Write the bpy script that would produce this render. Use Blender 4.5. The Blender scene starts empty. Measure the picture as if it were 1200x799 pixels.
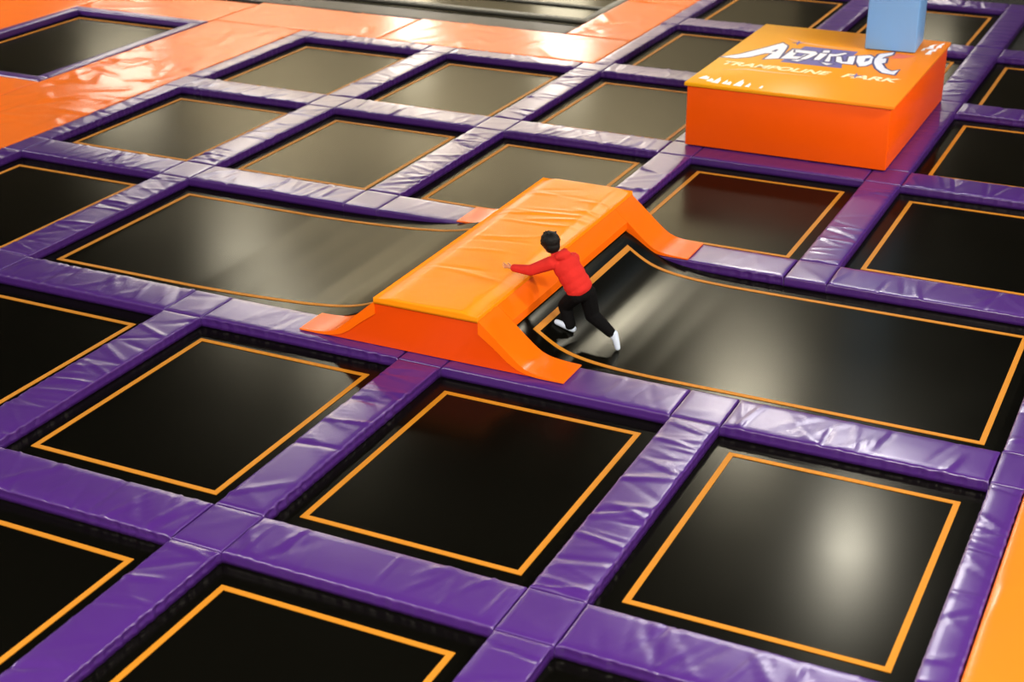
import bpy, bmesh, math, random
import numpy as np
from mathutils import Vector, Matrix
scene = bpy.context.scene
col = scene.collection

# ------------------------------------------------------------------ camera
CAMZ = 6.2
YAW, PITCH, ROLL, FPX = -0.44980076, 0.43395101, -0.00542697, 1783.9156
fwd = Vector((math.sin(YAW)*math.cos(PITCH), math.cos(YAW)*math.cos(PITCH), -math.sin(PITCH)))
rt0 = Vector((math.cos(YAW), -math.sin(YAW), 0)); up0 = rt0.cross(fwd)
rt = math.cos(ROLL)*rt0 + math.sin(ROLL)*up0
up = -math.sin(ROLL)*rt0 + math.cos(ROLL)*up0
cam_d = bpy.data.cameras.new('camera'); cam = bpy.data.objects.new('camera', cam_d); col.objects.link(cam)
M = Matrix.Identity(4)
for r in range(3):
    M[r][0], M[r][1], M[r][2] = rt[r], up[r], -fwd[r]
M[2][3] = CAMZ
cam.matrix_world = M
cam_d.sensor_width = 36.0
cam_d.lens = FPX/1200*36.0
cam_d.clip_end = 200
cam_d.dof.use_dof = True
cam_d.dof.focus_distance = 14.6
cam_d.dof.aperture_fstop = 1.2
scene.camera = cam

# ------------------------------------------------------------------ light, exposure
world = bpy.data.worlds.new('world'); scene.world = world; world.use_nodes = True
world.node_tree.nodes['Background'].inputs[0].default_value = (1, .95, .88, 1)
world.node_tree.nodes['Background'].inputs[1].default_value = 0.05
vs = scene.view_settings
vs.view_transform = 'Standard'; vs.look = 'None'; vs.gamma = 1.0; vs.use_curve_mapping = False
vs.exposure = 1.0
CEIL = 10.0
def lamp(x, y, power, sx=1.6, sy=1.6, colr=(1, .94, .85)):
    d = bpy.data.lights.new('ceiling_or_fill_lamp', 'AREA'); d.shape = 'RECTANGLE'; d.size = sx; d.size_y = sy
    d.energy = power; d.color = colr
    o = bpy.data.objects.new('ceiling_or_fill_lamp', d); col.objects.link(o); o.location = (x, y, CEIL-.55)
    return o
LAMPS = [(-8.5, 29.5, 400), (-18.2, 28.2, 160), (-23.5, 31.8, 260), (8, 8, 750), (8, 17, 1300), (-28, 9, 1300), (-28, 16, 900), (-13, 0, 600), (-3, 0, 1200), (4, 3, 500)]
for a in LAMPS: lamp(*a)
for x_, p_ in ((-27, 540), (-21, 540), (-15, 500)):      # unseen lamps added to brighten the far wall and its reflections
    o = lamp(x_, 36.6, p_, 3.5, .5); o.rotation_euler = (math.radians(55), 0, 0)

# ------------------------------------------------------------------ materials
def newmat(name):
    m = bpy.data.materials.new(name); m.use_nodes = True
    nt = m.node_tree; return m, nt, nt.nodes['Principled BSDF']
def mat(name, c, rough=.5, spec=.5, noise=None, bump=None, metal=0.0, var=0.0, coat=0.0):
    """noise: colour variation scale; bump: (scale, strength, distance)"""
    m, nt, b = newmat(name)
    b.inputs['Base Color'].default_value = (*c, 1); b.inputs['Roughness'].default_value = rough
    b.inputs['Specular IOR Level'].default_value = spec; b.inputs['Metallic'].default_value = metal
    b.inputs['Coat Weight'].default_value = coat; b.inputs['Coat Roughness'].default_value = .12
    tc = nt.nodes.new('ShaderNodeTexCoord')
    if var:
        n = nt.nodes.new('ShaderNodeTexNoise'); n.inputs['Scale'].default_value = noise or 2.0; n.inputs['Detail'].default_value = 4
        nt.links.new(tc.outputs['Object'], n.inputs['Vector'])
        mx = nt.nodes.new('ShaderNodeMix'); mx.data_type = 'RGBA'
        mx.inputs[6].default_value = (*[max(0, k*(1-var)) for k in c], 1); mx.inputs[7].default_value = (*[min(1, k*(1+var)) for k in c], 1)
        nt.links.new(n.outputs[0], mx.inputs[0]); nt.links.new(mx.outputs[2], b.inputs['Base Color'])
    if bump:
        n2 = nt.nodes.new('ShaderNodeTexNoise'); n2.inputs['Scale'].default_value = bump[0]; n2.inputs['Detail'].default_value = 3
        nt.links.new(tc.outputs['Object'], n2.inputs['Vector'])
        bp = nt.nodes.new('ShaderNodeBump'); bp.inputs['Strength'].default_value = bump[1]; bp.inputs['Distance'].default_value = bump[2]
        nt.links.new(n2.outputs[0], bp.inputs['Height']); nt.links.new(bp.outputs[0], b.inputs['Normal'])
    return m
M_PURPLE = mat('purple_vinyl', (.057, .0145, .155), .29, .8, 1.5, (4, .10, .02), var=.12)
M_ORANGE = mat('ramp_vinyl_less_lit', (.88, .138, .003), .26, .10, 1.2, (4, .12, .02), var=.06)  # ramp wings and sides: less light on the slopes put into a redder colour
M_WALK = mat('walkway_orange_vinyl', (.84, .165, .014), .22, .12, 1.2, (3, .18, .03), var=.06)
M_BOX = mat('orange_panel_brightened', (.90, .096, .0004), .35, .2, var=.03)  # same orange as the ramp ends, colour brightened in place of light
M_PANEL = mat('orange_panel_dimmed', (.72, .060, .0005), .35, .25, var=.03)  # same orange as the box, colour darkened in place of weaker light
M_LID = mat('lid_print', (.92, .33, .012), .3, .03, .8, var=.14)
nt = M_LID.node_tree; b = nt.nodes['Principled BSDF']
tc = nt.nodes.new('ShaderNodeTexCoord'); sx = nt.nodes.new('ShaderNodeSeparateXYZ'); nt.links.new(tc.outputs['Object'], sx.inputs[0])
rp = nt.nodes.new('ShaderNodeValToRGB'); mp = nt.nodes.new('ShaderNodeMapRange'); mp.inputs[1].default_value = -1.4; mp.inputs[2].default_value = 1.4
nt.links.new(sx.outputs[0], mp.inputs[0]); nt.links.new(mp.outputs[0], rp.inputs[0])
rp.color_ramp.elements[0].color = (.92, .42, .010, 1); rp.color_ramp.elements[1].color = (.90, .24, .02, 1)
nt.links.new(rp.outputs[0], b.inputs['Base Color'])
M_LINE = mat('line_webbing', (.48, .180, .008), .6, .25, 3, var=.08)
M_BLUE = mat('blue_vinyl', (.19, .43, .86), .4, .3, 1.5, var=.05)
M_PIT = mat('black_pit_vinyl', (.010, .010, .007), .45, .16, 2, (3, .2, .02), var=.2)
M_STEEL = mat('grey_edge_metal', (.13, .13, .11), .5, .3, metal=.1)
M_CORE = mat('dark_core', (.02, .018, .016), .8, .2)
M_FLOOR = mat('floor_concrete', (.02, .02, .018), .8, .2, 3, var=.2)
M_CEIL = mat('ceiling_dark', (.010, .009, .008), .9, .1, 1, var=.2)
M_DECK = mat('ramp_vinyl_lit_top', (.90, .27, .006), .28, .05, 1.2, (4, .12, .02), var=.06)  # ramp deck: stronger light on the flat top put into a yellower colour
M_DARKWALL = mat('dark_wall_paint', (.10, .09, .07), .8, .2, .4, var=.1)
M_WALL = mat('wall_paint', (.66, .59, .46), .8, .2, .4, var=.06)
M_SKIN = mat('skin', (.55, .27, .17), .5, .4)
M_HAIR = mat('hair', (.0035, .0028, .0025), .55, .2, bump=(60, .5, .008))
M_HOOD = mat('red_fleece', (.54, .022, .017), .85, .15, 12, (20, .5, .012), var=.12)
M_TROU = mat('black_trousers', (.0045, .0045, .005), .9, .05, 10, (14, .4, .01), var=.2)
M_SHOE = mat('white_shoe', (.52, .60, .74), .6, .2, 10, var=.05)
M_EYE = mat('eye', (.03, .02, .015), .2, .5)
M_WHITE = mat('white_print', (.9, .88, .92), .35, .4)
M_NAVY = mat('navy_print', (.045, .04, .16), .35, .4)
M_VIOLET = mat('violet_print', (.12, .10, .36), .35, .4, 6, var=.15)
M_CREAM = mat('cream_print', (1.0, .86, .48), .35, .4)
M_PEACH = mat('peach_print', (.9, .42, .22), .35, .4)
# woven black mat: dark threads, a weak glossy film that only shows at a low angle
M_MAT, nt, b = newmat('woven_jump_mat')
nt.nodes.remove(b); out = nt.nodes['Material Output']
tc = nt.nodes.new('ShaderNodeTexCoord')
n = nt.nodes.new('ShaderNodeTexNoise'); n.inputs['Scale'].default_value = .8; n.inputs['Detail'].default_value = 3
nt.links.new(tc.outputs['Object'], n.inputs['Vector'])
mr = nt.nodes.new('ShaderNodeMapRange'); mr.inputs[3].default_value = .175; mr.inputs[4].default_value = .235
nt.links.new(n.outputs[0], mr.inputs[0])
df = nt.nodes.new('ShaderNodeBsdfDiffuse'); df.inputs[0].default_value = (.0020, .0019, .0013, 1)
gl = nt.nodes.new('ShaderNodeBsdfAnisotropic'); gl.inputs[0].default_value = (.36, .345, .28, 1)
nt.links.new(mr.outputs[0], gl.inputs['Roughness'])
fr = nt.nodes.new('ShaderNodeFresnel'); fr.inputs[0].default_value = 1.36
mxs = nt.nodes.new('ShaderNodeMixShader')
nt.links.new(fr.outputs[0], mxs.inputs[0]); nt.links.new(df.outputs[0], mxs.inputs[1]); nt.links.new(gl.outputs[0], mxs.inputs[2])
nt.links.new(mxs.outputs[0], out.inputs['Surface'])
def emis(name, c, s):
    m, nt, b = newmat(name)
    b.inputs['Base Color'].default_value = (*c, 1)
    b.inputs['Emission Color'].default_value = (*c, 1); b.inputs['Emission Strength'].default_value = s
    return m
M_GLOW = emis('daylit_pane', (1, .93, .82), 6.0)

# ------------------------------------------------------------------ helpers
rng = random.Random(7)
def obj(name, verts, faces, m, parent=None, origin=(0, 0, 0), smooth=True):
    me = bpy.data.meshes.new(name)
    o3 = np.array(origin, float)
    v = np.asarray(verts, float)-o3
    me.from_pydata(v.tolist(), [], [list(map(int, f)) for f in faces])
    if smooth: me.polygons.foreach_set('use_smooth', [True]*len(me.polygons))
    me.materials.append(m); me.update()
    o = bpy.data.objects.new(name, me); col.objects.link(o); o.location = origin
    if parent is not None:
        o.parent = parent; o.location = Vector(origin)-parent.location
    return o
def empty(name, loc):
    o = bpy.data.objects.new(name, None); o.empty_display_size = .2; col.objects.link(o); o.location = loc; return o
def tag(o, label=None, cat=None, group=None, kind=None):
    if label: o['label'] = label
    if cat: o['category'] = cat
    if group: o['group'] = group
    if kind: o['kind'] = kind
    return o
def box_vf(x0, x1, y0, y1, z0, z1):
    v = [(x, y, z) for z in (z0, z1) for y in (y0, y1) for x in (x0, x1)]
    return v, [(0, 2, 3, 1), (4, 5, 7, 6), (0, 1, 5, 4), (2, 6, 7, 3), (0, 4, 6, 2), (1, 3, 7, 5)]
def bevel_box(name, b6, m, parent=None, bev=.02, seg=2, origin=None):
    v, f = box_vf(*b6)
    c = origin or ((b6[0]+b6[1])/2, (b6[2]+b6[3])/2, b6[4])
    o = obj(name, v, f, m, parent, c, smooth=True)
    bm = bmesh.new(); bm.from_mesh(o.data)
    bmesh.ops.bevel(bm, geom=list(bm.edges), offset=bev, segments=seg, affect='EDGES', profile=.5)
    for fc in bm.faces: fc.smooth = True
    bm.to_mesh(o.data); bm.free()
    return o
def creases(X, Y, x0, x1, y0, y1, n, amp, width, ang0, angs, seed):
    r = random.Random(seed); Z = np.zeros_like(X)
    for k in range(n):
        cx, cy = r.uniform(x0, x1), r.uniform(y0, y1)
        a = ang0+r.uniform(-angs, angs); ca, sa = math.cos(a), math.sin(a)
        e = (X-cx)*ca+(Y-cy)*sa; d = -(X-cx)*sa+(Y-cy)*ca
        curv = r.uniform(-.25, .25); d = d+curv*e*e
        w = width*r.uniform(.6, 1.6); ln = r.uniform(.18, .5)
        Z += amp*r.uniform(.3, 1)*r.choice((1, 1, -1))*np.exp(-(d/w)**2)*np.exp(-(e/ln)**4)
    return Z
def slab(name, x0, x1, y0, y1, ztop, h, m, parent=None, step=(.03, .05), cr=None, gather=.004, seed=0, rad=.03, extra=None, puff=.006, origin=None):
    """a soft padded slab: rounded rim, side skirts, creases on top and gathers on the skirts"""
    def axis(a, b, st):
        L = b-a; rr = min(rad, L*.2)
        e = [(0, -h), (0, -h*.66), (-.002*0, -h*.4), (.0, -rr*.8), (rr*.12, -rr*.42), (rr*.4, -rr*.13), (rr, 0)]
        nin = max(2, int(round((L-2*rr)/st)))
        p = [a+q[0] for q in e]+[a+rr+(L-2*rr)*k/nin for k in range(1, nin)]+[b-q[0] for q in reversed(e)]
        d = [q[1] for q in e]+[0]*(nin-1)+[q[1] for q in reversed(e)]
        return np.array(p), np.array(d)
    px, dx = axis(x0, x1, step[0]); py, dy = axis(y0, y1, step[1])
    X, Y = np.meshgrid(px, py, indexing='ij'); DX, DY = np.meshgrid(dx, dy, indexing='ij')
    Z = np.minimum(DX, DY)
    top = np.clip(1+Z/(rad*.6), 0, 1)
    w = min(x1-x0, y1-y0)/2
    edge = np.minimum(np.minimum(X-x0, x1-X), np.minimum(Y-y0, y1-Y))
    add = puff*np.clip(edge/w, 0, 1)**.5
    if cr: add = add+creases(X, Y, x0, x1, y0, y1, *cr, seed)
    if extra is not None: add = add+extra(X, Y)
    Zf = ztop+Z+add*top
    if gather:
        r = random.Random(seed+5)
        for (arr, other, dd, lo) in ((X, Y, DX, 1), (Y, X, DY, 0)):
            pass
        ph = [r.uniform(0, 6.28) for _ in range(6)]
        def gw(t):
            env = .5+.5*np.sin(t*2.1+ph[0])*np.sin(t*1.3+ph[1])
            return env*(np.sin(t*62+2.2*np.sin(t*7+ph[2])+ph[3])*.6+np.sin(t*37+ph[4])*.5)
        side_y = np.clip(-DY/(h*.3), 0, 1)*np.clip((h+DY)/(h*.2)+.4, 0, 1)
        sgn = np.where(Y > (y0+y1)/2, 1, -1)
        Yn = Y - sgn*side_y*gather*(1+gw(X))*.5*(DX > -1e-6)
        side_x = np.clip(-DX/(h*.3), 0, 1)*np.clip((h+DX)/(h*.2)+.4, 0, 1)
        sgx = np.where(X > (x0+x1)/2, 1, -1)
        Xn = X - sgx*side_x*gather*(1+gw(Y))*.5*(DY > -1e-6)
        X, Y = Xn, Yn
    nx, ny = X.shape
    V = np.stack([X, Y, Zf], -1).reshape(-1, 3)
    idx = np.arange(nx*ny).reshape(nx, ny)
    F = np.stack([idx[:-1, :-1], idx[1:, :-1], idx[1:, 1:], idx[:-1, 1:]], -1).reshape(-1, 4).tolist()
    rim = list(idx[:, 0])+list(idx[-1, 1:])+list(idx[-2::-1, -1])+list(idx[0, -2:0:-1])
    F.append([int(k) for k in reversed(rim)])
    return obj(name, V, F, m, parent, origin or ((x0+x1)/2, (y0+y1)/2, ztop-h))

# ------------------------------------------------------------------ the grid
GX0, GPX, WX = -11.8657532, 2.73234152, 0.45701167
GY0, GPY, WY = 8.03794138, 3.48602748, 0.55910042
GX = lambda i: GX0+i*GPX
GY = lambda j: GY0+j*GPY
ZM = -0.105          # mat top
ZF = -0.118          # floor below the mats
EDGE_L = -14.67      # walkway edges
EDGE_R = -0.89
EDGE_F = 22.09

# ------------------------------------------------------------------ room shell
RX0, RX1, RY0, RY1 = -31.0, 13.0, -7.0, 39.0
def struct(name, b6, m):
    v, f = box_vf(*b6); o = obj(name, v, f, m, None, ((b6[0]+b6[1])/2, (b6[2]+b6[3])/2, b6[4]), smooth=False)
    o['kind'] = 'structure'; return o
struct('floor', (RX0, RX1, RY0, RY1, ZF-.3, ZF), M_FLOOR)
struct('ceiling', (RX0, RX1, RY0, RY1, CEIL, CEIL+.2), M_CEIL)
struct('wall_far', (RX0-.2, -10.5, RY1, RY1+.2, ZF, CEIL), M_WALL)
struct('wall_far', (-10.5, RX1+.2, RY1, RY1+.2, ZF, CEIL), M_DARKWALL)
struct('wall_left', (RX0-.2, RX0, RY0, RY1, ZF, CEIL), M_DARKWALL)
struct('wall_right', (RX1, RX1+.2, RY0, RY1, ZF, CEIL), M_WALL)
struct('wall_back', (RX0-.2, RX1+.2, RY0-.2, RY0, ZF, CEIL), M_WALL)
def window(name, b6):
    w = empty(name, ((b6[0]+b6[1])/2, (b6[2]+b6[3])/2, b6[4])); w['kind'] = 'structure'
    v, f = box_vf(*b6); obj('pane', v, f, M_GLOW, w, tuple(w.location), smooth=False)
window('window_1', (-22.6, -21.4, RY1-.06, RY1-.02, 2.4, 5.6))
window('window_2', (-17.9, -16.4, RY1-.06, RY1-.02, 2.6, 5.4))
window('window_4', (-7.9, -6.5, RY1-.06, RY1-.02, 3.2, 4.3))
window('window_3', (RX0+.02, RX0+.06, 35.0, 38.2, 5.5, 7.4))

# ------------------------------------------------------------------ trampolines
XC = GX(2)-.0        # ramp centre line
UT = np.linspace(.3, 4.5, 1400)
def _smooth(z):
    k = np.hanning(61); k /= k.sum()
    return np.convolve(np.pad(z, 30, mode='edge'), k, mode='valid')
def _right(u):   # mat height beside the ramp, u = distance from the ramp's centre line
    return np.interp(u, [.60, .72, .835, .90, 1.0, 1.1, 1.2, 1.35, 1.5, 1.7, 2.0, 2.4], [.265, .222, .155, .110, .048, .0, -.032, -.062, -.08, -.094, -.103, ZM])
def _left(u):
    return np.interp(u, [.60, .72, .835, .95, 1.1, 1.25, 1.45, 1.8, 2.2, 2.6, 3.2], [.275, .232, .175, .12, .06, .02, -.015, -.05, -.073, -.09, ZM])
PR, PL = _smooth(_right(UT)), _smooth(_left(UT))
prof_right = lambda u: np.interp(u, UT, PR)
prof_left = lambda u: np.interp(u, UT, PL)
def sheet(name, xs, ys, zfun, th, m, parent, origin):
    xs, ys = np.asarray(xs), np.asarray(ys)
    X, Y = np.meshgrid(xs, ys, indexing='ij'); Z = zfun(X, Y)
    n1, n2 = X.shape; k = n1*n2
    T_, B_ = np.stack([X, Y, Z], -1).reshape(-1, 3), np.stack([X, Y, Z-th], -1).reshape(-1, 3)
    V = np.concatenate([T_, B_, T_, B_])       # the last two copies carry the thin rim, so the top keeps its own normals
    idx = np.arange(k).reshape(n1, n2)
    q = np.stack([idx[:-1, :-1], idx[1:, :-1], idx[1:, 1:], idx[:-1, 1:]], -1).reshape(-1, 4)
    F = q.tolist()+[[a+k for a in reversed(f)] for f in q.tolist()]
    rim = list(idx[:, 0])+list(idx[-1, 1:])+list(idx[-2::-1, -1])+list(idx[0, -2:0:-1])
    for a, b_ in zip(rim, rim[1:]+rim[:1]): F.append([int(a)+2*k, int(a)+3*k, int(b_)+3*k, int(b_)+2*k])
    o = obj(name, V, F, m, parent, origin)
    bm = bmesh.new(); bm.from_mesh(o.data)
    bmesh.ops.delete(bm, geom=[q for q in bm.verts if not q.link_faces], context='VERTS')
    bm.to_mesh(o.data); bm.free()
    return o
LW = .05
INX, INY = .425, .548
def line_frame(xa, xb, ya, yb, zfun, parent, origin, n=2):
    """the stitched border line, a mitred frame that follows the mat"""
    V, F = [], []
    h = LW/2
    def strip(p0, p1, q0, q1, k):
        b0 = len(V)
        for s in range(k+1):
            t = s/k
            for (a, b_) in ((p0, p1), (q0, q1)):
                x, y = a[0]+(b_[0]-a[0])*t, a[1]+(b_[1]-a[1])*t
                z = float(zfun(np.array(x), np.array(y)))
                V.append((x, y, z+.006)); V.append((x, y, z+.0005))
        for s in range(k):
            o = b0+s*4
            F.extend([(o, o+4, o+6, o+2), (o+1, o+3, o+7, o+5), (o, o+1, o+5, o+4), (o+2, o+6, o+7, o+3)])
    O = [(xa-h, ya-h), (xb+h, ya-h), (xb+h, yb+h), (xa-h, yb+h)]
    I = [(xa+h, ya+h), (xb-h, ya+h), (xb-h, yb-h), (xa+h, yb-h)]
    for e in range(4):
        g = (e+1) % 4
        strip(O[g], O[e], I[g], I[e], n if e % 2 == 0 else max(2, n//3))
    return obj('border_line', V, F, M_LINE, parent, origin, smooth=False)
def trampoline(x0, x1, y0, y1, label, group=None, zfun=None, xs=None, lx=None, inx=INX, iny=INY, my=.03):
    c = ((x0+x1)/2, (y0+y1)/2, ZM-.012)
    t = tag(empty('trampoline', c), label, 'trampoline', group)
    zf = zfun or (lambda X, Y: ZM+0*X)
    xs = np.linspace(x0+.03, x1-.03, 3) if xs is None else xs
    ys = np.linspace(y0+my, y1-my, 3)
    sheet('jump_mat', xs, ys, zf, .012, M_MAT, t, c)
    a, b_ = lx or (x0+inx, x1-inx)
    line_frame(a, b_, y0+iny, y1-iny, zf, t, c, 60 if zfun else 2)
    return t
GT = 'flat trampolines of the court grid'
CELL = {  # (row, column): label
 (-1, 1): 'flat black trampoline two rows from the ramp end, on empty long trampoline side',
 (-1, 2): 'dark flat trampoline one row beyond the one touching ramp end by the boy',
 (-1, 3): 'dark flat trampoline beside the walkway corner, next row after the glaring one',
 (0, 0): 'flat trampoline along the empty long trampoline, one cell away from the ramp',
 (0, 1): 'flat trampoline touching the ramp end on the empty long trampoline side',
 (0, 2): 'very dark flat trampoline touching the ramp end and the boy\'s long trampoline',
 (0, 3): 'flat trampoline with a broad pale glare beside the orange walkway',
 (1, -1): 'flat trampoline between orange walkway and square end of the empty long trampoline',
 (2, -1): 'flat trampoline beside orange walkway, facing the walkway trampoline with purple frame',
 (2, 0): 'flat trampoline along the empty long trampoline, two cells from the box',
 (2, 1): 'flat trampoline partly behind the ramp end, diagonal to the box',
 (2, 2): 'brownish flat trampoline between the orange box front and the ramp end',
 (2, 3): 'dark flat trampoline along the boy\'s long trampoline, diagonal to the box',
 (3, -1): 'flat trampoline in the corner where two orange walkways meet',
 (3, 0): 'flat trampoline along the orange walkway beside the black pit, next to corner',
 (3, 1): 'flat trampoline beside the orange box on the side away from pillar',
 (3, 3): 'dark flat trampoline beside the orange box near the blue pillar',
 (4, 1): 'flat trampoline where the orange walkway turns past the black pit',
 (4, 2): 'flat trampoline right behind the orange box and blue pillar',
 (4, 3): 'flat trampoline diagonal to the box behind the blue pillar',
 (5, 1): 'flat trampoline two rows behind the box, along the orange walkway',
 (5, 2): 'flat trampoline two rows straight behind the blue pillar',
}
for (j, i), lab in CELL.items():
    trampoline(GX(i), GX(i+1), GY(j), GY(j+1), lab, GT)
fine_r = np.concatenate([np.linspace(XC+.66, XC+2.2, 60), np.linspace(XC+2.4, GX(4)-.03, 12)])
trampoline(XC+.6, GX(4), GY(1), GY(2), 'long black trampoline curving up to the ramp, boy running on it', 'long trampolines either side of the ramp',
           lambda X, Y: prof_right(np.abs(X-XC)), fine_r, (XC+.835, GX(4)-INX), my=WY/2+.002)
fine_l = np.concatenate([np.linspace(GX(0)+.03, XC-3.3, 10), np.linspace(XC-3.2, XC-.66, 80)])
trampoline(GX(0), XC-.6, GY(1), GY(2), 'long empty black trampoline curving up to the ramp, shiny bands across it', 'long trampolines either side of the ramp',
           lambda X, Y: prof_left(np.abs(X-XC)), fine_l, (GX(0)+INX, XC-.835), my=WY/2+.002)
# the one set into the walkway
WT = (-19.5, -16.55, 17.55, 21.93)
trampoline(WT[0]+.02, WT[1]-.02, WT[2]+.02, WT[3]-.02, 'dark trampoline set alone into the orange walkway, framed in purple', inx=.33, iny=.36)

# ------------------------------------------------------------------ purple pads
HP = -ZM-.002         # pad height down to the mat
GPU, GPV, GPC = 'purple pad strips along the long rows', 'purple pad strips across the rows', 'small square purple pads at the crossings'
NAME = {(1, 0): 'empty long trampoline', (1, 1): 'empty long trampoline', (1, 2): "boy's long trampoline", (1, 3): "boy's long trampoline",
        (-1, 1): 'trampoline past flank one', (-1, 2): 'trampoline past darkest one', (-1, 3): 'trampoline past glaring one',
        (0, 0): 'trampoline one off ramp end', (0, 1): 'ramp-end flank trampoline', (0, 2): 'the darkest trampoline', (0, 3): 'the glaring trampoline',
        (1, -1): "trampoline ending empty long one", (2, -1): 'trampoline facing framed walkway one', (2, 0): 'trampoline two off box front',
        (2, 1): 'trampoline behind ramp end', (2, 2): 'trampoline before box front', (2, 3): "trampoline diagonal to box front",
        (3, -1): 'walkway corner trampoline', (3, 0): 'second trampoline from box', (3, 1): 'trampoline beside box', (3, 2): 'the orange box', (3, 3): 'trampoline near pillar',
        (4, 1): 'walkway turn trampoline', (4, 2): 'trampoline behind box', (4, 3): 'trampoline diagonal behind pillar', (5, 1): 'trampoline past walkway turn', (5, 2): 'second trampoline behind box'}
def cell_name(j, i):
    if (j, i) in NAME: return NAME[j, i]
    if i < -1 or i > 3 or (j > 3 and i < 1): return 'orange walkway'
    return 'open floor'
seen_labels = {}
def pad_label(a, b_, extra=()):
    for t in ('wrinkled purple pad strip between %s and %s' % (a, b_),) + tuple(extra):
        if t not in seen_labels: break
    seen_labels[t] = 1
    return t
def in_view(x0, x1, y0, y1, z=0.0, mg=120):
    for x in np.linspace(x0, x1, 7):
        for y in np.linspace(y0, y1, 7):
            d = Vector((x, y, z-CAMZ)); q = d.dot(fwd)
            if q > 1 and -mg < 600+FPX*d.dot(rt)/q < 1200+mg and -mg < 399.5-FPX*d.dot(up)/q < 799+mg: return True
    return False
def present(j, i): return (j, i) in CELL or (j == 1 and 0 <= i <= 3) or (j, i) == (3, 2)
sd = 100
g_ = .004
for j in range(-1, 7):           # strips along X on row line j, between cells (j-1, i) and (j, i)
    for i in range(-1, 4):
        if not (present(j-1, i) or present(j, i)): continue
        sd += 1
        y0, y1 = GY(j)-WY/2, GY(j)+WY/2
        if j == 4 and i < 1: y1 = EDGE_F
        xa, xb = GX(i)+WX/2+g_, GX(i+1)-WX/2-g_
        if not in_view(xa, xb, y0, y1): continue
        under = (i == 2 and j in (3, 4)) or (j in (1, 2) and i in (1, 2))
        o = slab('pad_strip', xa, xb, y0, y1, 0, HP, M_PURPLE, step=(.025, .06), cr=(rng.randint(16, 30), .004 if under else .013, .02, math.pi/2, .8), gather=rng.choice((.012, .02, .03)), seed=sd, puff=.002 if under else .006)
        a_, b_ = cell_name(j-1, i), cell_name(j, i)
        ex = []
        if j in (1, 2) and i in (0, 3): ex = ['wrinkled purple pad strip along the %s, away from the ramp' % cell_name(1, i)]
        if j == 4 and i < 1: ex = []
        tag(o, pad_label(a_, b_, ex), 'pad', GPU)
for j in range(-1, 6):           # strips along Y on column line i
    for i in range(-1, 5):
        if not (present(j, i-1) or present(j, i)): continue
        if j == 1 and i in (1, 2, 3): continue
        if j == 3 and i == 2 and False: continue
        sd += 1
        x0, x1 = GX(i)-WX/2, GX(i)+WX/2
        if i == -1: x0 = EDGE_L
        if i == 4: x1 = EDGE_R
        if j >= 4 and i == 1: x0 = GX(1)-.06
        ya = EDGE_F+g_ if (j == 4 and i == 1) else GY(j)+WY/2+g_
        if not in_view(x0, x1, GY(j)+WY/2, GY(j+1)-WY/2): continue
        under = j == 3 and i in (2, 3)
        o = slab('pad_strip', x0, x1, ya, GY(j+1)-WY/2-g_, 0, HP, M_PURPLE, step=(.06, .025), cr=(rng.randint(16, 30), .004 if under else .013, .02, 0, .8), gather=rng.choice((.012, .02, .03)), seed=sd, puff=.002 if under else .006)
        tag(o, pad_label(cell_name(j, i-1), cell_name(j, i), ['wrinkled purple pad strip edging the side of %s along the walkway' % cell_name(j, i)]), 'pad', GPV)
for j in range(-1, 7):
    for i in range(-1, 5):
        if not any(present(b_, a) for b_ in (j-1, j) for a in (i-1, i)): continue
        x0, x1, y0, y1 = GX(i)-WX/2+.004, GX(i)+WX/2, GY(j)-WY/2, GY(j)+WY/2-.004
        if i == -1: x0 = EDGE_L
        if i == 4: x1 = EDGE_R
        if j == 4 and i < 1: y1 = EDGE_F
        if j == 4 and i == 1: x0, y1 = GX(1)-WX/2+.004, EDGE_F
        if j > 4 and i == 1: x0 = GX(1)-.06
        sd += 1
        if not in_view(x0, x1, y0, y1): continue
        o = slab('corner_pad', x0, x1, y0, y1, 0, HP, M_PURPLE, step=(.04, .04), cr=(3, .004, .03, .5, 1.5), gather=0, seed=sd, rad=.018, puff=.002)
        if (i, j) == (2, 1): lab = 'small square purple pad under the ramp end away from the box'
        elif (i, j) == (2, 2): lab = 'small square purple pad under the ramp end toward the box'
        else:
            c4 = [cell_name(j-1, i-1), cell_name(j, i), cell_name(j, i-1), cell_name(j-1, i)]
            for p_, q_ in ((0, 1), (2, 3), (0, 2), (1, 3), (0, 3), (1, 2)):
                lab = 'small purple pad where %s meets %s' % (c4[p_], c4[q_])
                if c4[p_] != c4[q_] and lab not in seen_labels: break
            seen_labels[lab] = 1
        tag(o, lab, 'pad', GPC)
# frame of the walkway trampoline
f0, f1, f2, f3 = WT; fw = .21
for n_, (a, b_, c, d) in enumerate(((f0, f1, f3-fw, f3), (f0, f1, f2, f2+fw), (f0, f0+fw, f2+fw+g_, f3-fw-g_), (f1-fw, f1, f2+fw+g_, f3-fw-g_))):
    lab = ['purple edge pad of the walkway trampoline on the side nearest the pit', 'purple edge pad of the walkway trampoline on the side away from pit',
           'purple edge pad of the walkway trampoline on the side away from grid', 'purple edge pad of the walkway trampoline on the side facing the grid'][n_]
    o = slab('edge_pad', a, b_, c, d, 0.012, HP+.012, M_PURPLE, step=(.05, .05), cr=(6, .006, .02, 0, 1.5), gather=.004, seed=900+n_)
    tag(o, lab, 'pad', 'purple edge pads round the walkway trampoline')

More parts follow.
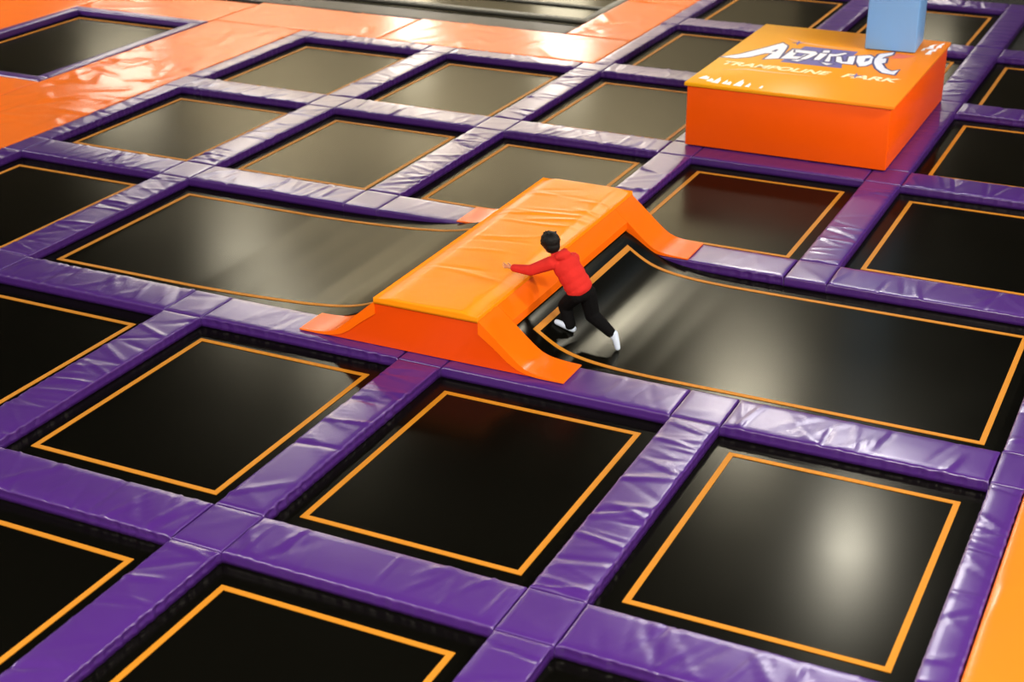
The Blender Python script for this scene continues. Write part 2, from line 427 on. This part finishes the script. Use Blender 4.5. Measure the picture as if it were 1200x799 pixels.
# ------------------------------------------------------------------ orange walkways
def walk(x0, x1, y0, y1, label, seed, n=18, z=0.0):
    o = slab('walkway_pad', x0, x1, y0, y1, z, z-ZF, M_WALK, step=(.06, .06), cr=(n, .016, .045, .5, 1.6), gather=0, seed=seed, rad=.03, puff=.0)
    tag(o, label, 'floor pad', 'orange walkway pads')
WL = -22.9
walk(f1+g_, EDGE_L-g_, 13.2, EDGE_F, 'orange vinyl walkway pad between walkway trampoline and the grid, with bright glare', 1, 110)
walk(WL, f1, 12.6, f2-g_, 'orange vinyl walkway pad on the side of walkway trampoline away from the pit', 2, 14)
walk(WL, f0-g_, f2, 23.5, 'orange vinyl walkway pad beyond the walkway trampoline, away from the grid', 3, 14)
walk(f0, f1, f3+g_, 23.5, 'orange vinyl walkway pad between the walkway trampoline and the black pit', 4, 12)
walk(f1+g_, -13.2, EDGE_F+g_, 23.66, 'orange vinyl walkway pad along the pit at the corner of the grid', 5, 16)
walk(-13.2+g_, GX(1)-.06-g_, EDGE_F+g_, 23.74, 'orange vinyl walkway pad along the pit ending at the turn', 6, 16)
walk(-10.42, GX(1)-.06-g_, 23.74+g_, 26.6, 'orange vinyl walkway pad beside the pit after the turn', 7, 16)
walk(-10.42, GX(1)-.06-g_, 26.6+g_, 30.5, 'orange vinyl walkway pad farthest along the pit past the turn', 8, 10)
walk(EDGE_R+g_, 2.2, 4.0, 11.2, 'orange vinyl walkway pad beside the glaring trampoline', 9, 26)
walk(EDGE_R+g_, 2.2, 11.2+g_, 16.5, "orange vinyl walkway pad at the end of the boy's long trampoline", 10, 16)
# fill between grid column line and turn
# ------------------------------------------------------------------ black pit beyond the walkway
o = slab('pit_pad', -20.5, -10.45, 23.78, 24.42, -.03, -.03-ZF, M_PIT, step=(.08, .06), cr=(14, .01, .03, 1.5, .6), gather=.004, seed=77)
tag(o, 'long black vinyl pad edging the pit behind the orange walkway', 'pad')
pit = tag(empty('pit_trampoline', (-15.2, 27.5, ZF)), 'dark sunken trampoline with grey rim beyond the black edge pad', 'trampoline')
v, f = box_vf(-20.5, -10.55, 24.75, 30.4, ZF, ZF+.02); obj('jump_mat', v, f, M_MAT, pit, tuple(pit.location), smooth=False)
bevel_box('rim', (-20.5, -10.50, 24.92, 25.12, ZF+.02, -.045), M_STEEL, pit, .02, 2, tuple(pit.location))
bevel_box('rim', (-10.68, -10.50, 25.125, 30.4, ZF+.02, -.045), M_STEEL, pit, .02, 2, tuple(pit.location))
bevel_box('rim', (-20.5, -10.69, 26.05, 26.17, ZF+.02, -.06), M_STEEL, pit, .02, 2, tuple(pit.location))

# ------------------------------------------------------------------ ramp between the two long trampolines
RY_N, RY_F = 11.39, 15.25
ramp = tag(empty('vault_ramp', (XC, (RY_N+RY_F)/2, 0)), 'glossy orange padded ramp with flat top and flared wings, boy leaning onto it', 'ramp')
ro = tuple(ramp.location)
DH = .545
def wing_top(u):
    return np.interp(u, [.545, .60, .68, .77, .86, .95, 1.02, 1.09, 1.16, 1.25, 1.42], [.474, .428, .36, .28, .20, .125, .078, .052, .038, .028, .022])
def wing_bot(u):
    return np.interp(u, [.545, .70, .86, .95, 1.05, 1.12, 1.2, 1.42], [.34, .23, .10, .05, .022, .012, .009, .009])
def prism_y(name, prof_top, prof_bot, ya, yb, m, ny=6, wob=0, seed=0):
    """solid between two x-z polylines, extruded along y with a soft surface"""
    n = len(prof_top); ys = np.linspace(ya, yb, ny); r = random.Random(seed)
    V = []
    for q, y in enumerate(ys):
        for (x, z) in prof_top: V.append((x, y, z + (wob*math.sin(x*31+y*3+seed)*math.sin(x*17+seed*2) if 0 < q < ny-1 else 0)))
        for (x, z) in prof_bot: V.append((x, y, z))
    F = []; k = 2*n
    for q in range(ny-1):
        for s in range(n-1):
            a = q*k+s; F.append((a, a+1, a+1+k, a+k))
            a = q*k+n+s; F.append((a, a+k, a+1+k, a+1))
        a = q*k; F.append((a, a+k, a+n+k, a+n)); a = q*k+n-1; F.append((a, a+n, a+n+k, a+k))
    for s in range(n-1):
        F.append((s, s+n, s+n+1, s+1)); b0 = (ny-1)*k; F.append((b0+s, b0+s+1, b0+n+s+1, b0+n+s))
    o = obj(name, V, F, m, ramp, ro, smooth=True)
    bm = bmesh.new(); bm.from_mesh(o.data)
    bmesh.ops.remove_doubles(bm, verts=bm.verts, dist=1e-5)
    bmesh.ops.recalc_face_normals(bm, faces=bm.faces)
    for e in bm.edges:
        if len(e.link_faces) == 2 and e.calc_face_angle(0) > .7: e.smooth = False
    bm.to_mesh(o.data); bm.free()
    return o
us = np.array([.55, .60, .65, .70, .75, .80, .85, .90, .94, .98, 1.02, 1.06, 1.10, 1.15, 1.20, 1.27, 1.34, 1.40, 1.42])
for s in (1, -1):
    for (ya, yb) in ((RY_N, 11.805), (14.735, RY_F)):
        t_ = [(XC+s*u, float(wing_top(u))) for u in us]; b_ = [(XC+s*u, float(min(wing_bot(u), wing_top(u)-.008))) for u in us]
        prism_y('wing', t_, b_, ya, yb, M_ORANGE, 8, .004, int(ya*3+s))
    ub = np.linspace(.55, .705, 6)
    t_ = [(XC+s*u, float(wing_top(u))) for u in ub]; b_ = [(XC+s*u, float(wing_top(u))-.085) for u in ub]
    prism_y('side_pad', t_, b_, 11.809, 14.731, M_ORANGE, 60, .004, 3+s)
for (ya, yb) in ((RY_N+.012, RY_N+.05), (RY_F-.05, RY_F-.012)):
    uu = np.concatenate([-us[14::-1], us[:15]])
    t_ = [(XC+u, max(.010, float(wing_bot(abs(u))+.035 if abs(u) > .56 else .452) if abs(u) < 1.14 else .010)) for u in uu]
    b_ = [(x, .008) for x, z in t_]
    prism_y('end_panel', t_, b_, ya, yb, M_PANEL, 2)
def deck_shape(X, Y):
    u = np.abs(X-XC); t = np.clip((u-.36)/(DH-.36), 0, 1)
    return -.038*t*t*(3-2*t)+.004*np.sin(Y*2.3+X)*np.sin(X*5)
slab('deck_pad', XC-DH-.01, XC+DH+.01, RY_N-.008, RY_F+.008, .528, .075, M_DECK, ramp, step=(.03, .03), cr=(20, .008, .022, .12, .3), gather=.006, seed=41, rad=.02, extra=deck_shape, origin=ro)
v, f = box_vf(XC-.52, XC+.52, RY_N+.06, RY_F-.06, .012, .45); obj('support_core', v, f, M_CORE, ramp, ro, smooth=False)

# ------------------------------------------------------------------ orange box with printed lid
BX, BY = -5.075, 18.62
boxo = tag(empty('padded_box', (BX, BY, 0)), 'large orange box with printed yellow-orange lid, around the blue pillar', 'box')
bo = tuple(boxo.location)
v, f = box_vf(-6.42, -3.735, 18.645, 22.20, .001, .80)
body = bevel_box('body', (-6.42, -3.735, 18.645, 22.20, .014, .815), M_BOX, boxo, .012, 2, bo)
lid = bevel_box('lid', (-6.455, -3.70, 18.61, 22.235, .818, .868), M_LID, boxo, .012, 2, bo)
LETTERS = dict(
A=[(-6.424, 20.063), (-6.238, 20.318), (-6.034, 20.786), (-5.881, 21.182), (-5.775, 21.052), (-5.749, 20.916), (-5.682, 20.307), (-5.853, 20.195), (-5.843, 20.555), (-5.937, 20.512), (-6.074, 20.223), (-6.228, 20.079)],
L=[(-5.642, 20.919), (-5.536, 20.926), (-5.542, 20.505), (-5.43, 20.528), (-5.405, 20.698), (-5.357, 20.41), (-5.657, 20.312)],
T=[(-5.603, 20.878), (-5.32, 20.891), (-5.253, 20.767), (-5.31, 20.476), (-5.338, 20.391), (-5.406, 20.399), (-5.352, 20.722), (-5.569, 20.737)],
I=[(-5.224, 20.426), (-5.237, 20.831), (-5.127, 20.824), (-5.147, 20.451)],
i_dot=[(-5.22, 20.869), (-5.231, 21.001), (-5.147, 21.028), (-5.129, 20.889)],
T2=[(-5.106, 20.842), (-5.029, 20.841), (-4.923, 20.986), (-4.881, 20.948), (-4.98, 20.76), (-5.055, 20.716), (-4.997, 20.425), (-5.061, 20.405), (-5.093, 20.71)],
U=[(-4.979, 20.723), (-4.921, 20.749), (-4.835, 20.483), (-4.775, 20.51), (-4.822, 20.794), (-4.741, 20.887), (-4.669, 20.395), (-4.821, 20.391), (-4.913, 20.447)],
D=[(-4.718, 20.87), (-4.573, 20.992), (-4.484, 20.864), (-4.442, 20.608), (-4.492, 20.395), (-4.565, 20.335), (-4.66, 20.563)],
E=[(-4.466, 20.817), (-4.468, 21.097), (-4.307, 21.296), (-4.299, 21.146), (-4.374, 20.97), (-4.382, 20.866), (-4.324, 20.91), (-4.285, 20.669), (-4.324, 20.618), (-4.222, 20.374), (-4.107, 20.252), (-4.034, 20.365), (-4.039, 20.091), (-4.203, 20.13), (-4.33, 20.325), (-4.424, 20.588)],
swash=[(-5.092, 20.322), (-5.034, 20.321), (-4.921, 20.307), (-4.984, 20.208)],
swash2=[(-5.51, 20.274), (-5.346, 20.371), (-5.393, 20.239)])
HOLES = [[(-5.883, 20.623), (-5.857, 20.78), (-5.819, 20.768), (-5.826, 20.632)], [(-4.588, 20.789), (-4.533, 20.853), (-4.517, 20.683), (-4.562, 20.58)]]
PATCH = [(-5.54, 21.129), (-5.608, 20.146), (-4.759, 20.15), (-4.8, 20.335), (-4.775, 21.128)]
def poly(name, pts, m, z, th=.0012, parent=lid):
    bm = bmesh.new()
    vs_ = [bm.verts.new((x, y, z)) for x, y in pts]
    fc = bm.faces.new(vs_)
    if fc.normal.z < 0: bmesh.ops.reverse_faces(bm, faces=[fc])
    fc.normal_update()
    if fc.normal.z < 0: fc.normal_flip()
    r = bmesh.ops.extrude_face_region(bm, geom=[fc])
    bmesh.ops.translate(bm, verts=[q for q in r['geom'] if isinstance(q, bmesh.types.BMVert)], vec=(0, 0, th))
    bmesh.ops.triangulate(bm, faces=bm.faces); bmesh.ops.recalc_face_normals(bm, faces=bm.faces)
    me = bpy.data.meshes.new(name); 
    for q in bm.verts: q.co -= Vector(bo)
    bm.to_mesh(me); bm.free(); me.materials.append(m)
    o = bpy.data.objects.new(name, me); col.objects.link(o); o.parent = parent; return o
def grow(pts, d):
    n = len(pts); P = [Vector(p) for p in pts]
    area = sum(P[k].x*P[(k+1) % n].y-P[(k+1) % n].x*P[k].y for k in range(n))
    sg = 1 if area > 0 else -1; out = []
    for k in range(n):
        a, b_, c = P[k-1], P[k], P[(k+1) % n]
        e1, e2 = (b_-a).normalized(), (c-b_).normalized()
        n1, n2 = Vector((e1.y, -e1.x))*sg, Vector((e2.y, -e2.x))*sg
        nn = n1+n2
        if nn.length < .2: nn = n1
        nn.normalize(); out.append(tuple(b_+nn*min(d/max(.45, nn.dot(n1)), d*1.8)))
    return out
ZL = .8685
poly('violet_patch', PATCH, M_VIOLET, ZL)
for n_, (k, pts) in enumerate(LETTERS.items()):
    poly('letter_outline', grow(pts, .030), M_NAVY, ZL+.0010+n_*.0004, .0004)
    poly('letter', pts, M_WHITE, ZL+.0012+n_*.0004, .0004)
for h_ in HOLES: poly('letter_counter', h_, M_NAVY, ZL+.0052, .0004)
def text_mesh(name, s, x0, x1, y0, slope, hgt, m, skew=.25):
    cu = bpy.data.curves.new(name, 'FONT'); cu.body = s; cu.size = 1.0; cu.extrude = .0; cu.offset = .032; cu.shear = skew
    to = bpy.data.objects.new(name+'_tmp', cu); col.objects.link(to)
    dg = bpy.context.evaluated_depsgraph_get(); me = bpy.data.meshes.new_from_object(to.evaluated_get(dg))
    bpy.data.objects.remove(to); 
    co = np.array([v_.co for v_ in me.vertices]); mn, mx = co.min(0), co.max(0)
    for v_ in me.vertices:
        t = (v_.co.x-mn[0])/(mx[0]-mn[0]); h2 = (v_.co.y-mn[1])/(mx[1]-mn[1])
        v_.co = (x0+(x1-x0)*t-bo[0], y0+slope*t+hgt*h2-bo[1], ZL+.0012)
    me.materials.clear(); me.materials.append(m); me.update()
    o = bpy.data.objects.new(name, me); col.objects.link(o); o.parent = lid; return o
text_mesh('lettering', 'TRAMPOLINE', -6.30, -4.82, 19.69, .02, .20, M_CREAM)
text_mesh('lettering', 'PARK', -4.66, -3.90, 19.71, .01, .20, M_CREAM)
def star(x, y, r, m, z=ZL+.0008):
    pts = []
    for k in range(8):
        rr_ = r if k % 2 == 0 else r*.22
        a = k*math.pi/4+.2; pts.append((x+rr_*math.cos(a), y+rr_*1.6*math.sin(a)))
    poly('sparkle', pts, m, z)
star(-5.68, 21.28, .10, M_VIOLET); star(-4.49, 19.85, .10, M_VIOLET)
poly('swoosh', [(-5.92, 21.50), (-5.68, 21.30), (-5.3, 21.22), (-4.75, 21.24), (-5.3, 21.27), (-5.66, 21.36)], M_PEACH, ZL)
poly('swoosh', [(-6.2, 19.42), (-5.9, 19.60), (-5.6, 19.58), (-4.9, 19.60), (-5.6, 19.54), (-5.9, 19.55)], M_PEACH, ZL)
r_ = random.Random(4)
for (x, y, w_, h_) in ((-6.28, 18.93, .16, .16), (-6.17, 18.84, .10, .14), (-6.08, 18.80, .11, .34), (-5.96, 18.80, .06, .24), (-5.90, 18.79, .08, .16), (-5.77, 18.78, .13, .40), (-5.64, 18.79, .07, .2), (-5.46, 18.79, .05, .12)):
    h_ *= .7; w_ *= .85
    poly('white_silhouette', [(x-w_/2, y-.06), (x+w_/2, y-.07), (x+w_*.35, y+h_*.5), (x+w_*.1, y+h_*.6), (x-.01, y+h_), (x-w_*.3, y+h_*.45)], M_WHITE, ZL)
for (x, y, w_, h_) in ((-3.86, 21.42, .08, .35), (-3.90, 21.75, .10, .28), (-3.80, 21.85, .07, .3), (-3.97, 21.62, .05, .16), (-3.82, 21.62, .05, .18)):
    poly('white_silhouette', [(x-w_/2, y-.06), (x+w_/2, y-.02), (x+w_*.2, y+h_*.5), (x+w_*.5, y+h_), (x-w_*.3, y+h_*.55)], M_WHITE, ZL)
poly('red_flare', [(-4.25, 21.25), (-3.98, 21.22), (-4.12, 21.02), (-4.28, 20.95)], mat('red_flare_print', (.9, .13, .02), .3), ZL)

# ------------------------------------------------------------------ blue pillar
pil = tag(empty('pillar', (-4.30, 21.60, .876)), 'tall light blue padded pillar rising out of the orange box', 'pillar')
po = tuple(pil.location)
pil_parts = []
pil_parts.append(bevel_box('front_pad', (-4.66, -3.955, 21.36, 21.44, .876, CEIL-.02), M_BLUE, pil, .02, 3, po))
pil_parts.append(bevel_box('side_pad', (-4.035, -3.955, 21.445, 22.10, .876, CEIL-.02), M_BLUE, pil, .02, 3, po))
pil_parts.append(bevel_box('side_pad', (-4.66, -4.58, 21.445, 22.10, .876, CEIL-.02), M_BLUE, pil, .02, 3, po))
pil_parts.append(bevel_box('back_pad', (-4.575, -4.04, 22.02, 22.10, .876, CEIL-.02), M_BLUE, pil, .02, 3, po))
pil.rotation_euler.z = math.radians(3.5)
pil.location.x -= .085; pil.location.y -= .04

# flood lamp high on the pillar, seen only as the glare on the mats
fl = tag(empty('flood_lamp', (-4.20, 21.17, 6.7)), 'flood lamp fixed high up on the blue pillar', 'lamp')
bevel_box('housing', (-4.50, -3.90, 21.16, 21.25, 6.0, 7.5), M_STEEL, fl, .02, 2, tuple(fl.location))
d_ = bpy.data.lights.new('flood_light', 'AREA'); d_.shape = 'RECTANGLE'; d_.size = .5; d_.size_y = 1.4; d_.energy = 190; d_.color = (1, .97, .95)
lo = bpy.data.objects.new('flood_light', d_); col.objects.link(lo); lo.parent = fl; lo.location = (0, -.06, .05)
lo.rotation_euler = Vector((.2, -1, -.75)).to_track_quat('-Z', 'Y').to_euler()
# ------------------------------------------------------------------ the running boy
def blob(name, prims, m, parent, origin, voxel=.007, smooth=3, sub=None):
    """spheres / tapered limbs / ellipsoids fused into one continuous surface"""
    bm = bmesh.new()
    for p in prims:
        if p[0] == 'c':      # tapered limb a->b
            a, b_, ra, rb = Vector(p[1]), Vector(p[2]), p[3], p[4]
            n = max(2, int((b_-a).length/(min(ra, rb)*.35))+1)
            for k in range(n+1):
                t = k/n
                bmesh.ops.create_icosphere(bm, subdivisions=2, radius=ra+(rb-ra)*t, matrix=Matrix.Translation(a.lerp(b_, t)))
        else:                # ellipsoid: centre, radii, axes (3x3 rows)
            c, rad, ax = Vector(p[1]), p[2], p[3]
            mtx = Matrix.Translation(c) @ Matrix([[ax[0][k]*rad[0], ax[1][k]*rad[1], ax[2][k]*rad[2], 0] for k in range(3)]+[[0, 0, 0, 1]])
            bmesh.ops.create_icosphere(bm, subdivisions=3, radius=1, matrix=mtx)
    me = bpy.data.meshes.new(name+'_tmp'); bm.to_mesh(me); bm.free()
    to = bpy.data.objects.new(name+'_tmp', me); col.objects.link(to)
    md = to.modifiers.new('r', 'REMESH'); md.mode = 'VOXEL'; md.voxel_size = voxel
    sm = to.modifiers.new('s', 'SMOOTH'); sm.iterations = smooth; sm.factor = .5
    dg = bpy.context.evaluated_depsgraph_get()
    me2 = bpy.data.meshes.new_from_object(to.evaluated_get(dg)); bpy.data.objects.remove(to)
    me2.name = name; me2.transform(Matrix.Translation(-Vector(origin)))
    me2.polygons.foreach_set('use_smooth', [True]*len(me2.polygons))
    me2.materials.clear(); me2.materials.append(m)
    o = bpy.data.objects.new(name, me2); col.objects.link(o)
    if parent is not None: o.parent = parent; o.location = Vector(origin)-parent.location
    else: o.location = origin
    return o
D = Vector((-.80, .60, 0)); SL = Vector((-.60, -.80, 0)); UPV = Vector((0, 0, 1))   # facing, his left side
pel = Vector((-5.255, 12.43, .47)); neck = Vector((-5.475, 12.405, .83)); chest = pel.lerp(neck, .68)
hl = pel+SL*.065+Vector((0, 0, -.025)); hr = pel-SL*.065+Vector((0, 0, -.025))
kl = Vector((-5.445, 12.47, .275)); al = Vector((-5.375, 12.43, .095))
kr = Vector((-5.175, 12.515, .205)); ar = Vector((-4.955, 12.447, .095))
toe_l = Vector((-5.488, 12.375, .132)); heel_l = Vector((-5.345, 12.44, .060))
toe_r = Vector((-4.872, 12.437, -.050)); heel_r = Vector((-4.915, 12.455, .085))
shl = neck+SL*.125+Vector((.02, 0, -.065)); shr = neck-SL*.125+Vector((.02, 0, -.065))
el = shl+Vector((-.185, -.05, -.085)); wl = shl+Vector((-.355, -.085, -.075))
er = shr+D*.10+Vector((0, 0, -.17)); wr = er+D*.17+SL*.05+Vector((0, 0, .02))
head = Vector((-5.565, 12.375, .945))
tz = (neck-pel).normalized(); tx = SL-tz*SL.dot(tz); tx.normalize(); ty = tz.cross(tx)   # torso axes: left, back/forward, up
hz = Vector((-.35, .22, 1)).normalized(); hx = (SL-hz*SL.dot(hz)).normalized(); hy = hz.cross(hx)
if hy.dot(D) < 0: hy = -hy
borigin = tuple((toe_l.x*.5+toe_r.x*.5, 12.44, ZM)) if False else (-5.2, 12.44, -.10)
prims = []
# head: skull, jaw, nose, ears, neck
prims += [('e', head, (.073, .085, .092), (hx, hy, hz)), ('e', head-hz*.045+hy*.025, (.052, .055, .055), (hx, hy, hz)),
          ('c', head-hz*.02+hy*.085, head-hz*.012+hy*.094, .012, .010), ('e', head+hx*.074-hz*.01, (.010, .018, .026), (hx, hy, hz)), ('e', head-hx*.074-hz*.01, (.010, .018, .026), (hx, hy, hz)),
          ('c', head-hz*.055+hy*.075-hx*.015, head-hz*.055+hy*.075+hx*.015, .007, .007),
          ('c', neck-tz*.02, head-hz*.04, .042, .040)]
# trunk
prims += [('e', pel, (.095, .07, .08), (tx, ty, tz)), ('e', pel.lerp(neck, .4), (.09, .065, .12), (tx, ty, tz)), ('e', chest, (.105, .07, .11), (tx, ty, tz)), ('c', shl, shr, .045, .045)]
# limbs
prims += [('c', hl, kl, .062, .045), ('c', kl, al, .045, .030), ('c', hr, kr, .062, .045), ('c', kr, ar, .045, .030),
          ('c', al, heel_l, .03, .026), ('c', heel_l, toe_l, .026, .018), ('c', ar, heel_r, .03, .026), ('c', heel_r, toe_r, .026, .018),
          ('c', shl, el, .040, .030), ('c', el, wl, .030, .022), ('c', shr, er, .040, .030), ('c', er, wr, .030, .022)]
# hands: palm, four fingers, thumb
def hand(w, dirv, side, nrm, spread, curl):
    dirv = dirv.normalized(); side = (side-dirv*side.dot(dirv)).normalized(); nrm = dirv.cross(side).normalized()*(1 if nrm > 0 else -1)
    palm = w+dirv*.036; out = [('e', palm, (.026, .012, .034), (side, nrm, dirv)), ('c', w, palm, .018, .016)]
    for k, ln in enumerate((.042, .048, .045, .034)):
        s = (k-1.5)*.0125
        base = palm+side*s+dirv*.026
        d1 = (dirv+side*(k-1.5)*spread).normalized()
        mid = base+d1*ln*.5; tip = mid+(d1-nrm*curl).normalized()*ln*.5
        out += [('c', base, mid, .0072, .0066), ('c', mid, tip, .0066, .0056)]
    b0 = palm-side*.020-dirv*.014; m0 = b0+(dirv*.5-side*.8).normalized()*.024; t0 = m0+(dirv*.9-side*.4).normalized()*.022
    out += [('c', b0, m0, .0085, .0075), ('c', m0, t0, .0075, .006)]
    return out
prims += hand(wl, Vector((-.9, -.15, .12)), Vector((-.1, .35, -.9)), 1, .30, .25)
prims += hand(wr, D+Vector((0, 0, .25)), Vector((0, 0, -1)), -1, .05, .7)
person = blob('person', prims, M_SKIN, None, borigin, .0045, 2)
tag(person, 'child in red hoodie and black trousers running up against the orange ramp', 'person')
hood = []
hood += [('e', pel+tz*.045, (.138, .118, .085), (tx, ty, tz)), ('e', pel+tz*.10, (.140, .118, .11), (tx, ty, tz)), ('e', pel.lerp(neck, .45), (.140, .115, .14), (tx, ty, tz)), ('e', chest, (.142, .108, .13), (tx, ty, tz)), ('c', shl, shr, .066, .066),
         ('e', pel.lerp(neck, .97), (.085, .07, .05), (tx, ty, tz)),
         ('c', shl, el, .070, .056), ('c', el, el.lerp(wl, .93), .056, .040), ('c', shr, er, .066, .052), ('c', er, er.lerp(wr, .93), .050, .036)]
bk = -D
hood += [('e', neck+bk*.07+tz*.015, (.088, .045, .052), (SL, D, UPV)), ('c', neck+SL*.06+bk*.02+tz*.03, neck+bk*.075+tz*.0, .034, .036), ('c', neck-SL*.06+bk*.02+tz*.03, neck+bk*.075+tz*.0, .034, .036)]
hoodie = blob('hoodie', hood, M_HOOD, person, borigin, .007, 3)
tro = [('e', pel-tz*.015, (.112, .088, .08), (tx, ty, tz)), ('c', hl, kl, .086, .072), ('c', kl, al+UPV*.012, .072, .060), ('c', hr, kr, .090, .076), ('c', kr, ar, .076, .054)]
blob('trousers', tro, M_TROU, person, borigin, .007, 3)
def shoe(heel, toe, ank):
    mid = heel.lerp(toe, .5)
    return [('c', heel, mid, .036, .034), ('c', mid, toe, .034, .028), ('c', heel.lerp(toe, .12), ank, .036, .038), ('c', mid, ank, .03, .034)]
so = blob('shoe', shoe(heel_l, toe_l, al-UPV*.012), M_SHOE, person, borigin, .005, 2)
so = blob('shoe', shoe(heel_r, toe_r, ar), M_SHOE, person, borigin, .005, 2)
hair = [('e', head+hz*.018-hy*.012, (.092, .100, .096), (hx, hy, hz)), ('e', head-hz*.03-hy*.035, (.078, .062, .078), (hx, hy, hz)), ('e', head+hz*.06+hy*.045, (.06, .045, .04), (hx, hy, hz))]
rr2 = random.Random(3)
for k in range(26):
    a, e_ = rr2.uniform(0, 6.28), rr2.uniform(-.1, 1.5)
    d_ = hx*math.cos(a)*math.cos(e_)+hy*math.sin(a)*math.cos(e_)+hz*math.sin(e_)
    if d_.dot(hy) > .55 and e_ < .6: continue
    c_ = head+hz*.018-hy*.012+d_*.088
    hair.append(('c', c_, c_+d_*.006+Vector((rr2.uniform(-.01, .01), rr2.uniform(-.01, .01), rr2.uniform(-.01, .01))), .012, .006))
blob('hair', hair, M_HAIR, person, borigin, .005, 1)
eyes = [('e', head+hy*.078+hx*s*.03+hz*.005, (.010, .008, .007), (hx, hy, hz)) for s in (-1, 1)]
for e_ in eyes: blob('eye', [e_], M_EYE, person, borigin, .002, 1)
em = pel.lerp(neck, .22)+SL*.118-ty*0
blob('hoodie_emblem', [('e', pel+tz*.05+SL*.124+Vector((0, 0, .0)), (.006, .016, .012), (tx, ty, tz))], M_TROU, hoodie, (0, 0, 0), .003, 1)
for ch in list(hoodie.children):
    ch.location = -Vector(borigin)
